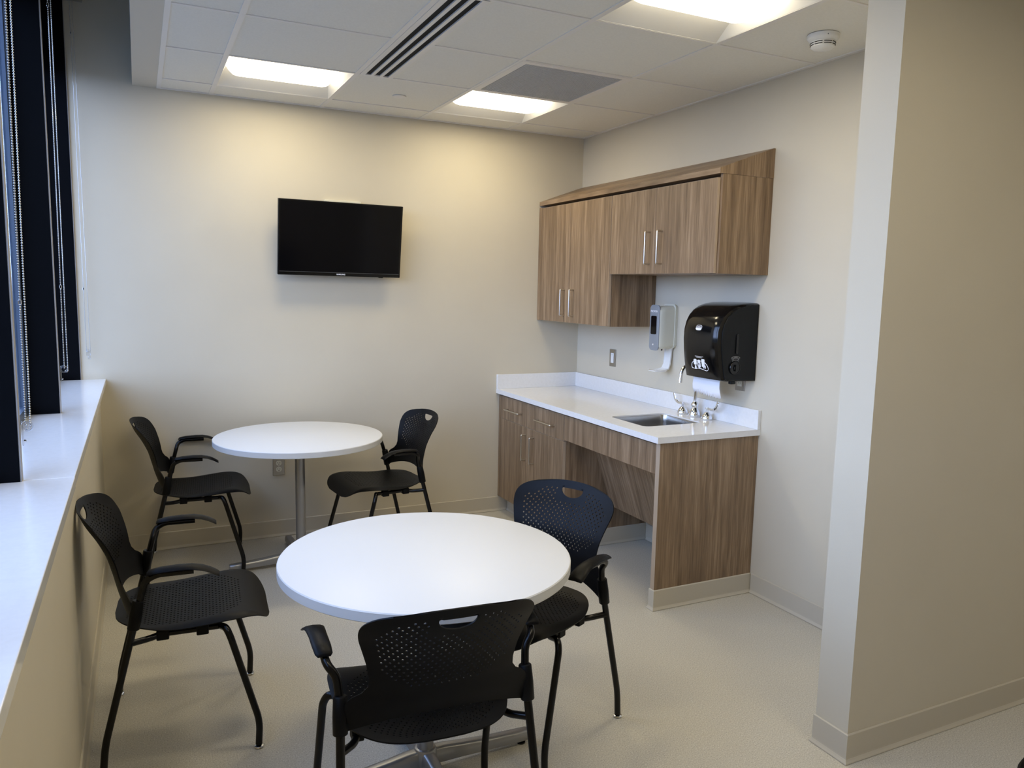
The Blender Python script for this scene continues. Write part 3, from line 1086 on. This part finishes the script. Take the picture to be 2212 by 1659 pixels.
for rr_ in (.040, .047, .053, .059):
    am.tube([(-.134 + rr_ * .62 * sin(a_), ky - .0008 + .00022 * 0, 1.174 + rr_ * cos(a_ * .62)) for a_ in [(-.9 + .18 * q) for q in range(11)]], .0007, 6)
am.build('printed_arcs', 'grey_ink', t)
MB().prism([(x, z) for x, z in rrect(-.136, -.122, 1.245, 1.345, .006, 4)], 'y', yb + .0020, yb + .0060).build('sight_slot', 'black_gloss', t)
MB().box(-.150, -.118, yb + .012, yb + .034, 1.090, 1.1045, .004).build('latch', 'black_smoke', t)

def front_x(z, c=.5):
    pts_ = prof[2:12]
    for (d0, z0), (d1, z1) in zip(pts_, pts_[1:]):
        if z0 <= z <= z1:
            d_ = d0 + (d1 - d0) * (z - z0) / (z1 - z0)
            break
    return -d_ - .0065
# lens shaped maker's badge
def plate(poly, zc, yc, name, material, lift=0.0):
    vs_ = [(front_x(zc + v_) - lift, yc - u_, zc + v_) for u_, v_ in poly]
    vs2_ = [(x + .003, y, z) for x, y, z in vs_]
    k2 = len(vs_)
    return MB().add(vs_ + vs2_, [tuple(range(k2)), tuple(range(k2, 2 * k2))[::-1]] + [(q, (q + 1) % k2, k2 + (q + 1) % k2, k2 + q) for q in range(k2)])
def sellipse(a_, b_, e_=2.6, n_=28, cu=0, cv=0, lo=None, hi=None):
    out = []
    for k in range(n_):
        q = 2 * pi * k / n_
        u_ = a_ * math.copysign(abs(cos(q)) ** (2 / e_), cos(q)) + cu
        v_ = b_ * math.copysign(abs(sin(q)) ** (2 / e_), sin(q)) + cv
        if lo is not None: v_ = max(v_, lo)
        if hi is not None: v_ = min(v_, hi)
        out.append((u_, v_))
    return out
bd = plate(sellipse(.0225, .0135, 3, hi=-.001), 1.368, -1.612, 'b', 'w', .0008)
bd.build('badge', 'white_ink', t)
b2 = plate(sellipse(.0225, .0135, 3, lo=.0005), 1.368, -1.612, 'b', 'w', .0006)
b2.build('badge_outline', 'white_ink', t)
b4 = plate(sellipse(.0208, .0118, 3, lo=.0022), 1.368, -1.612, 'b', 'w', .0009)
b4.build('badge_field', 'black_gloss', t)
b3 = plate(sellipse(.0155, .0024, 3, cv=.0060), 1.368, -1.612, 'b', 'w', .0012)
b3.build('badge_bar', 'grey_ink', t)
# pictogram: three dispensing hands inside a loop, two tiny lines of print above
pic = MB()
def pq(poly, lift=.0008):
    m_ = plate(poly, 1.180, -1.616, '', '', lift)
    pic.add(m_.v, m_.f)
def rr(u0, u1, v0, v1, r_=.003):
    return [(x, y) for x, y in rrect(u0, u1, v0, v1, r_, 3)]
pq(rr(-.042, -.020, -.006, .024, .006))
pq(rr(-.036, -.025, -.028, -.009, .002))
pq(rr(-.012, .010, .006, .022, .006))
pq(rr(-.013, -.007, -.014, .008, .002))
pq(rr(.001, .010, -.016, .008, .003))
pq([(-.006, -.012), (-.001, -.005), (.004, -.014), (.002, -.026), (-.003, -.022), (-.008, -.018)])
pq(rr(.020, .043, .002, .028, .005))
pq(rr(.021, .043, -.012, .003, .003))
pq(rr(.040, .048, -.019, -.003, .002))
pq(sellipse(.0036, .0036, 2, 14, .032, -.016))
loop = smoothpath([(-.040, .014, 0), (-.060, .0, 0), (-.062, -.022, 0), (-.045, -.026, 0), (.0, -.0215, 0), (.030, -.026, 0), (.056, -.031, 0), (.070, -.022, 0), (.062, .0, 0), (.044, .012, 0)], n=4, r=.012)
pic.tube([(front_x(1.180 + p_.y) - .0002, -1.616 - p_.x, 1.180 + p_.y) for p_ in loop], .0016, 6)
pic.tube([(front_x(1.180 + .017) - .0002, -1.616 + .021, 1.197), (front_x(1.198) - .0002, -1.616 + .002, 1.199), (front_x(1.196) - .0002, -1.616 - .022, 1.196)], .0011, 6)
pic.build('pictogram', 'white_ink', t)
pl_ = MB()
pl_.add(*(lambda m_: (m_.v, m_.f))(plate(rr(-.030, .034, .0385, .0415, .001), 1.180, -1.616, '', '', .0006)))
pl_.add(*(lambda m_: (m_.v, m_.f))(plate(rr(-.020, .024, .033, .0355, .001), 1.180, -1.616, '', '', .0006)))
pl_.build('printed_lines', 'grey_ink', t)

# torn towel hanging out
vs, fs = [], []
NX = 44
y0, y1 = -1.490, -1.700
rows = [(1.112, -.155, 0), (1.085, -.158, 0), (1.062, -.160, .3), (1.040, -.157, .7), (1.022, -.150, 1)]
for ri, (z, x, k) in enumerate(rows):
    for q in range(NX + 1):
        s_ = q / NX
        y = y0 + (y1 - y0) * s_ + .004 * k * (1 - 2 * s_)
        zz = z
        if ri == len(rows) - 1:
            zz = z - .006 * (q % 4 in (1, 2)) - .012 * s_ + .003 * sin(q * 1.7)
        vs.append((x + .004 * sin(s_ * 7) * k, y, zz))
for i_ in range(len(rows) - 1):
    for q in range(NX):
        fs.append((i_ * (NX + 1) + q, i_ * (NX + 1) + q + 1, (i_ + 1) * (NX + 1) + q + 1, (i_ + 1) * (NX + 1) + q))
o = MB().add(vs, fs).build('paper_towel', 'paper', smooth=60)
md = o.modifiers.new('thickness', 'SOLIDIFY')
md.thickness = .0006
tag(o, 'torn white paper towel sheet hanging from the black dispenser', 'paper towel')

# ------------------------------------------------------------------ soap dispenser
t = thing('soap_dispenser', 'white and grey automatic soap dispenser with drip tray on the wall', 'dispenser')
body = MB()
sec = [(0, .058, 1.222, 1.470), (.018, .0585, 1.216, 1.476), (.02, .055, 1.220, 1.466), (.078, .055, 1.216, 1.462), (.105, .053, 1.212, 1.460), (.116, .045, 1.214, 1.456)]
vs, fs = [], []
for (d, hw, z0, z1) in sec:
    for (u, v) in rrect(-hw, hw, z0, z1, .022 if d < .09 else .026, 5):
        vs.append((-d - .0005, -1.073 + u, v))
n_ = len(vs) // len(sec)
for i_ in range(len(sec) - 1):
    for k in range(n_):
        fs.append((i_ * n_ + k, i_ * n_ + (k + 1) % n_, (i_ + 1) * n_ + (k + 1) % n_, (i_ + 1) * n_ + k))
fs.append(tuple(range(n_)))
fs.append(tuple((len(sec) - 1) * n_ + k for k in range(n_)))
body.add(vs, fs).build('body', 'ivory', t, smooth=45)
vs, fs = [], []
sec = [(.1155, .0455, 1.206, 1.470), (.122, .0445, 1.205, 1.470), (.1245, .039, 1.210, 1.463)]
for (d, hw, z0, z1) in sec:
    for (u, v) in rrect(-hw, hw, z0, z1, .024, 6):
        vs.append((-d - .0005 + .10 * (v - 1.34) ** 2 * 4 * .4, -1.071 + u, v))
n_ = len(vs) // len(sec)
for i_ in range(len(sec) - 1):
    for k in range(n_):
        fs.append((i_ * n_ + k, i_ * n_ + (k + 1) % n_, (i_ + 1) * n_ + (k + 1) % n_, (i_ + 1) * n_ + k))
fs.append(tuple(range(n_)))
fs.append(tuple((len(sec) - 1) * n_ + k for k in range(n_)))
fp = MB().add(vs, fs).build('front_panel', 'grey_plastic', t, smooth=35)
MB().prism(rrect(-1.071 - .0245, -1.071 + .0245, 1.300, 1.406, .007), 'x', -.1275, -.1235).build('viewing_window', 'screen', fp)
text_mesh('lettering', 'PROVON', .0165, 'white_ink', fp,
          Matrix.Translation((-.1246, -1.071, 1.432)) @ Matrix(((0, 0, -1, 0), (-1, 0, 0, 0), (0, 1, 0, 0), (0, 0, 0, 1))), .0006, .0004)
MB().prism([(-1.071 + .0, 1.246), (-1.071 + .006, 1.240), (-1.071, 1.234), (-1.071 - .006, 1.240)], 'x', -.1256, -.123).build('sensor_mark', 'white_ink', fp)
# drip tray arm: flat strap down, curving forward
dp = [(.010, 1.225), (.012, 1.17), (.016, 1.125), (.028, 1.098), (.055, 1.086), (.095, 1.084), (.125, 1.087)]
vs, fs = [], []
wid = [.033, .031, .031, .034, .040, .044, .034]
for (d, z), hw in zip(dp, wid):
    for (dy, dz) in ((-hw, .006), (-hw * .85, 0), (hw * .85, 0), (hw, .006), (hw * .95, -.004), (-hw * .95, -.004)):
        up = min(1, max(0, (d - .016) / .03))
        vs.append((-d - dz * (1 - up) - .003, -1.076 + dy, z + dz * up))
for i_ in range(len(dp) - 1):
    for k in range(6):
        fs.append((i_ * 6 + k, i_ * 6 + (k + 1) % 6, (i_ + 1) * 6 + (k + 1) % 6, (i_ + 1) * 6 + k))
fs.append(tuple(range(6)))
fs.append(tuple((len(dp) - 1) * 6 + k for k in range(6)))
MB().add(vs, fs).build('drip_tray', 'white_plastic', t, smooth=40)
MB().lathe([(.0045, 1.203), (.0045, 1.214)], c=(-.062, -1.073, 0), n=12).build('nozzle', 'dark', t, smooth=40)

# ------------------------------------------------------------------ electrical plates
def duplex(loc, rz, label):
    """round faced duplex receptacle; local front is -y"""
    t = thing('wall_outlet', label, 'outlet', loc, rz)
    MB().box(-.035, .035, -.006, -.0003, -.057, .057, .0025).build('cover_plate', 'plate', t)
    for z in (.0195, -.0195):
        poly = [(x, z_) for x, z_ in sellipse(.0168, .0168, 2, 28)]
        poly = [(max(-.0168, min(.0168, x)), max(-.0135, min(.0135, q)) + z) for x, q in poly]
        f = MB().prism(poly, 'y', -.0075, -.005).build('receptacle', 'ivory', t)
        sl_ = MB()
        sl_.box(-.0075, -.0055, -.0082, -.0074, z - .001, z + .007)
        sl_.box(.0055, .0075, -.0082, -.0074, z - .001, z + .006)
        sl_.lathe([(.0026, -.0082), (.0026, -.0074)], c=(0, 0, z - .007), n=12, axis='y')
        sl_.build('slots', 'dark', f)
    MB().lathe([(.003, -.0072), (.003, -.0055)], c=(0, 0, 0), n=12, axis='y').build('screw', 'nickel', t)
    return t
duplex((-2.089, 0, .441), 0, 'steel wall outlet plate on the back wall under the far table')

t = thing('wall_outlet', 'steel wall outlet plate half hidden below the towel dispenser', 'outlet', (0, -1.680, 1.098), -pi / 2)
MB().box(-.035, .035, -.006, -.0003, -.057, .057, .0025).build('cover_plate', 'plate', t)
f = MB().box(-.0165, .0165, -.0085, -.005, -.033, .033, .001).build('receptacle', 'ivory', t)
sl_ = MB()
for z in (.018, -.018):
    sl_.box(-.0075, -.0055, -.0092, -.0084, z - .002, z + .006)
    sl_.box(.0055, .0075, -.0092, -.0084, z - .002, z + .006)
sl_.build('slots', 'dark', f)

t = thing('light_switch', 'steel switch plate with white rocker above the counter upstand', 'switch', (0, -.467, 1.103), -pi / 2)
MB().box(-.035, .035, -.0065, -.0003, -.057, .057, .0025).build('cover_plate', 'plate', t)
f = MB().box(-.0165, .0165, -.0085, -.005, -.033, .033, .001).build('rocker', 'white_plastic', t)
MB().box(-.010, .010, -.0105, -.008, -.024, .024, .001).build('button', 'white_plastic', f)

# ------------------------------------------------------------------ television
t = thing('television', 'black flat television mounted on the back wall', 'television', (-1.7205, -.122, 1.8135), 0)
t.rotation_euler = (radians(8.0), radians(.2), 0)
W2, H2 = .369, .2175
MB().box(-W2, W2, .001, .035, -H2, H2, .003).build('bezel', 'black_gloss', t)
MB().box(-W2 + .06, W2 - .06, .034, .052, -H2 + .09, H2 - .05, .008).build('rear_housing', 'black_smoke', t)
MB().box(-W2 + .012, W2 - .012, -.0008, .0012, -H2 + .024, H2 - .008).build('screen', 'screen', t)
MB().box(-W2 + .010, W2 - .010, -.0012, .0012, -H2 + .0208, -H2 + .0225).build('bezel_trim', 'dim_ink', t)
text_mesh('lettering', 'SAMSUNG', .0115, 'white_ink', t,
          Matrix.Translation((-.0, .0005, -H2 + .011)) @ Matrix(((1, 0, 0, 0), (0, 0, -1, 0), (0, 1, 0, 0), (0, 0, 0, 1))), .0008, .0002)
MB().box(.235, .262, .004, .02, -H2 - .004, -H2 + .002, .001).build('sensor', 'black_gloss', t)
t = thing('television_mount', 'cream wall bracket peeking out above the television', 'bracket', (-1.69, 0, 1.86))
MB().box(-.11, .113, -.018, -.0005, -.16, .194, .002).build('wall_plate', 'ivory', t)
for x in (-.07, .07):
    MB().box(x - .012, x + .012, -.060, -.018, .02, .12, .002).build('bracket_arm', 'black_tube', t)

# ------------------------------------------------------------------ shade chains
def strand_pts(a, b_, pitch=.0067):
    a, b_ = Vector(a), Vector(b_)
    L = (b_ - a).length
    n_ = int(L / pitch)
    return [a.lerp(b_, k / n_) for k in range(n_ + 1)]
def bead_mesh(points, r_):
    m_ = MB()
    lat, lon = 4, 7
    for p in points:
        vs = [(p[0], p[1], p[2] + r_)]
        for i_ in range(1, lat):
            a_ = pi * i_ / lat
            for k in range(lon):
                q = 2 * pi * k / lon
                vs.append((p[0] + r_ * sin(a_) * cos(q), p[1] + r_ * sin(a_) * sin(q), p[2] + r_ * cos(a_)))
        vs.append((p[0], p[1], p[2] - r_))
        fs = [(0, 1 + k, 1 + (k + 1) % lon) for k in range(lon)]
        for i_ in range(lat - 2):
            b0 = 1 + i_ * lon
            for k in range(lon):
                fs.append((b0 + k, b0 + lon + k, b0 + lon + (k + 1) % lon, b0 + (k + 1) % lon))
        b0 = 1 + (lat - 2) * lon
        fs += [(b0 + k, len(vs) - 1, b0 + (k + 1) % lon) for k in range(lon)]
        m_.add(vs, fs)
    return m_
def shade_chain(label, a0, a1, b0, b1, conn, tension):
    """two strands a and b (top, bottom) joined by a curve at the bottom"""
    t = thing('shade_chain', label, 'chain', tuple(a1), 0, 'bead chains of the window shades')
    base = Vector(a1)
    pa = strand_pts(a0, a1)
    pb = strand_pts(b0, b1)
    A, B = Vector(a1), Vector(b1)
    c = (A + B) / 2
    rad = (B - A) / 2
    dn = Vector((0, 0, -1)) * max(rad.length, .006)
    nn = max(3, int(pi * rad.length / .0067))
    arc_ = [c - rad * cos(pi * k / nn) + dn * sin(pi * k / nn) for k in range(1, nn)]
    pts_ = [p - base for p in pa + pb + arc_]
    bead_mesh(pts_, .0026).build('beads', 'chain', t, smooth=180)
    cord = MB()
    cord.tube([Vector(a0) - base, Vector(a1) - base], .0006, 5)
    cord.tube([Vector(b0) - base, Vector(b1) - base], .0006, 5)
    cord.build('cord', 'chrome', t)
    for cz in conn:
        k = (cz - a0[2]) / (a1[2] - a0[2])
        p = Vector(a0).lerp(Vector(a1), k) - base
        MB().box(p.x - .004, p.x + .004, p.y - .004, p.y + .004, p.z - .006, p.z + .006, .0018).build('connector', 'chrome', t)
    if tension == 'wheel':
        q = MB()
        ctr = Vector((-3.109, a1[1], a1[2])) - base
        q.tube([(ctr.x + .0120 * cos(2 * pi * k / 28), ctr.y, ctr.z + .0120 * sin(2 * pi * k / 28)) for k in range(28)], .0030, 8, closed=True)
        q.lathe([(.010, -.001), (.010, .001)], c=(ctr.x, ctr.y, ctr.z), n=24, axis='y')
        q.box(ctr.x - .0125, ctr.x - .009, ctr.y - .006, ctr.y + .006, ctr.z - .052, ctr.z + .014, .001)
        q.build('tension_guide', 'clear', t, smooth=50)
        sc = MB()
        sc.lathe([(.0035, ctr.x - .009), (.003, ctr.x - .004), (.0, ctr.x - .003)], c=(0, ctr.y, ctr.z - .040), n=12, axis='x')
        sc.build('screw', 'chrome', t, smooth=50)
        MB().lathe([(.004, -.0045), (.004, .0045)], c=(ctr.x, ctr.y, ctr.z), n=12, axis='y').build('wheel_pin', 'chrome', t, smooth=50)
    else:
        c2 = (A + B) / 2 - base
        q = MB()
        q.box(c2.x - .011, c2.x + .011, c2.y - .004, c2.y + .004, c2.z - .030, c2.z + .006, .002)
        q.box(c2.x - .004, c2.x + .010, c2.y - .0035, c2.y + .0035, c2.z - .050, c2.z - .031, .002)
        q.build('chain_weight', 'clear', t, smooth=50)
    return t
ZT = 2.955
shade_chain('bead chain loop hanging at the nearest visible black mullion, closest to the viewer', (-3.096, -2.340, ZT), (-3.112, -2.340, 1.152), (-3.086, -2.340, ZT), (-3.101, -2.340, 1.146), (1.486,), 'wheel')
shade_chain('bead chain loop hanging at the middle black mullion', (-3.098, -1.158, ZT), (-3.107, -1.158, 1.185), (-3.089, -1.158, ZT), (-3.095, -1.158, 1.178), (1.517, 2.597), 'wheel')
shade_chain('thin bead chain loop with clear weight hanging beside the back wall', (-3.090, -.035, ZT), (-3.087, -.035, 1.168), (-3.078, -.035, ZT), (-3.069, -.035, 1.172), (1.498, 2.803), 'weight')

# roller shades, rolled up in the ceiling pocket above the windows
for k, (ya_, yb_, lab) in enumerate(((-.020, -1.14, 'rolled up window shade in the ceiling pocket by the back wall'), (-1.19, -2.325, 'rolled up window shade between the two middle mullions, above the frame'), (-2.38, -3.52, 'rolled up window shade nearest the viewer, above the frame'))):
    t = thing('roller_shade', lab, 'window shade', (-3.085, ya_, 3.0), 0, 'rolled up window shades')
    L = yb_ - ya_
    MB().lathe([(.030, L + .028), (.030, -.028)], n=28, axis='y').build('shade_roll', 'grey_plastic', t, smooth=40)
    for yy in (-.010, L + .010):
        MB().box(-.035, .055, yy - .002, yy + .002, -.040, .0985, .001).build('bracket', 'plate', t)
    for yy in (-.019, L + .019):
        MB().lathe([(.033, yy - .007), (.035, yy - .004), (.035, yy + .004), (.033, yy + .007)], n=28, axis='y').build('clutch', 'grey_plastic', t, smooth=40)

# ground outside
MB().box(-60, -3.42, -60, 60, -3.62, -3.5).build('ground', 'asphalt', kind='structure')
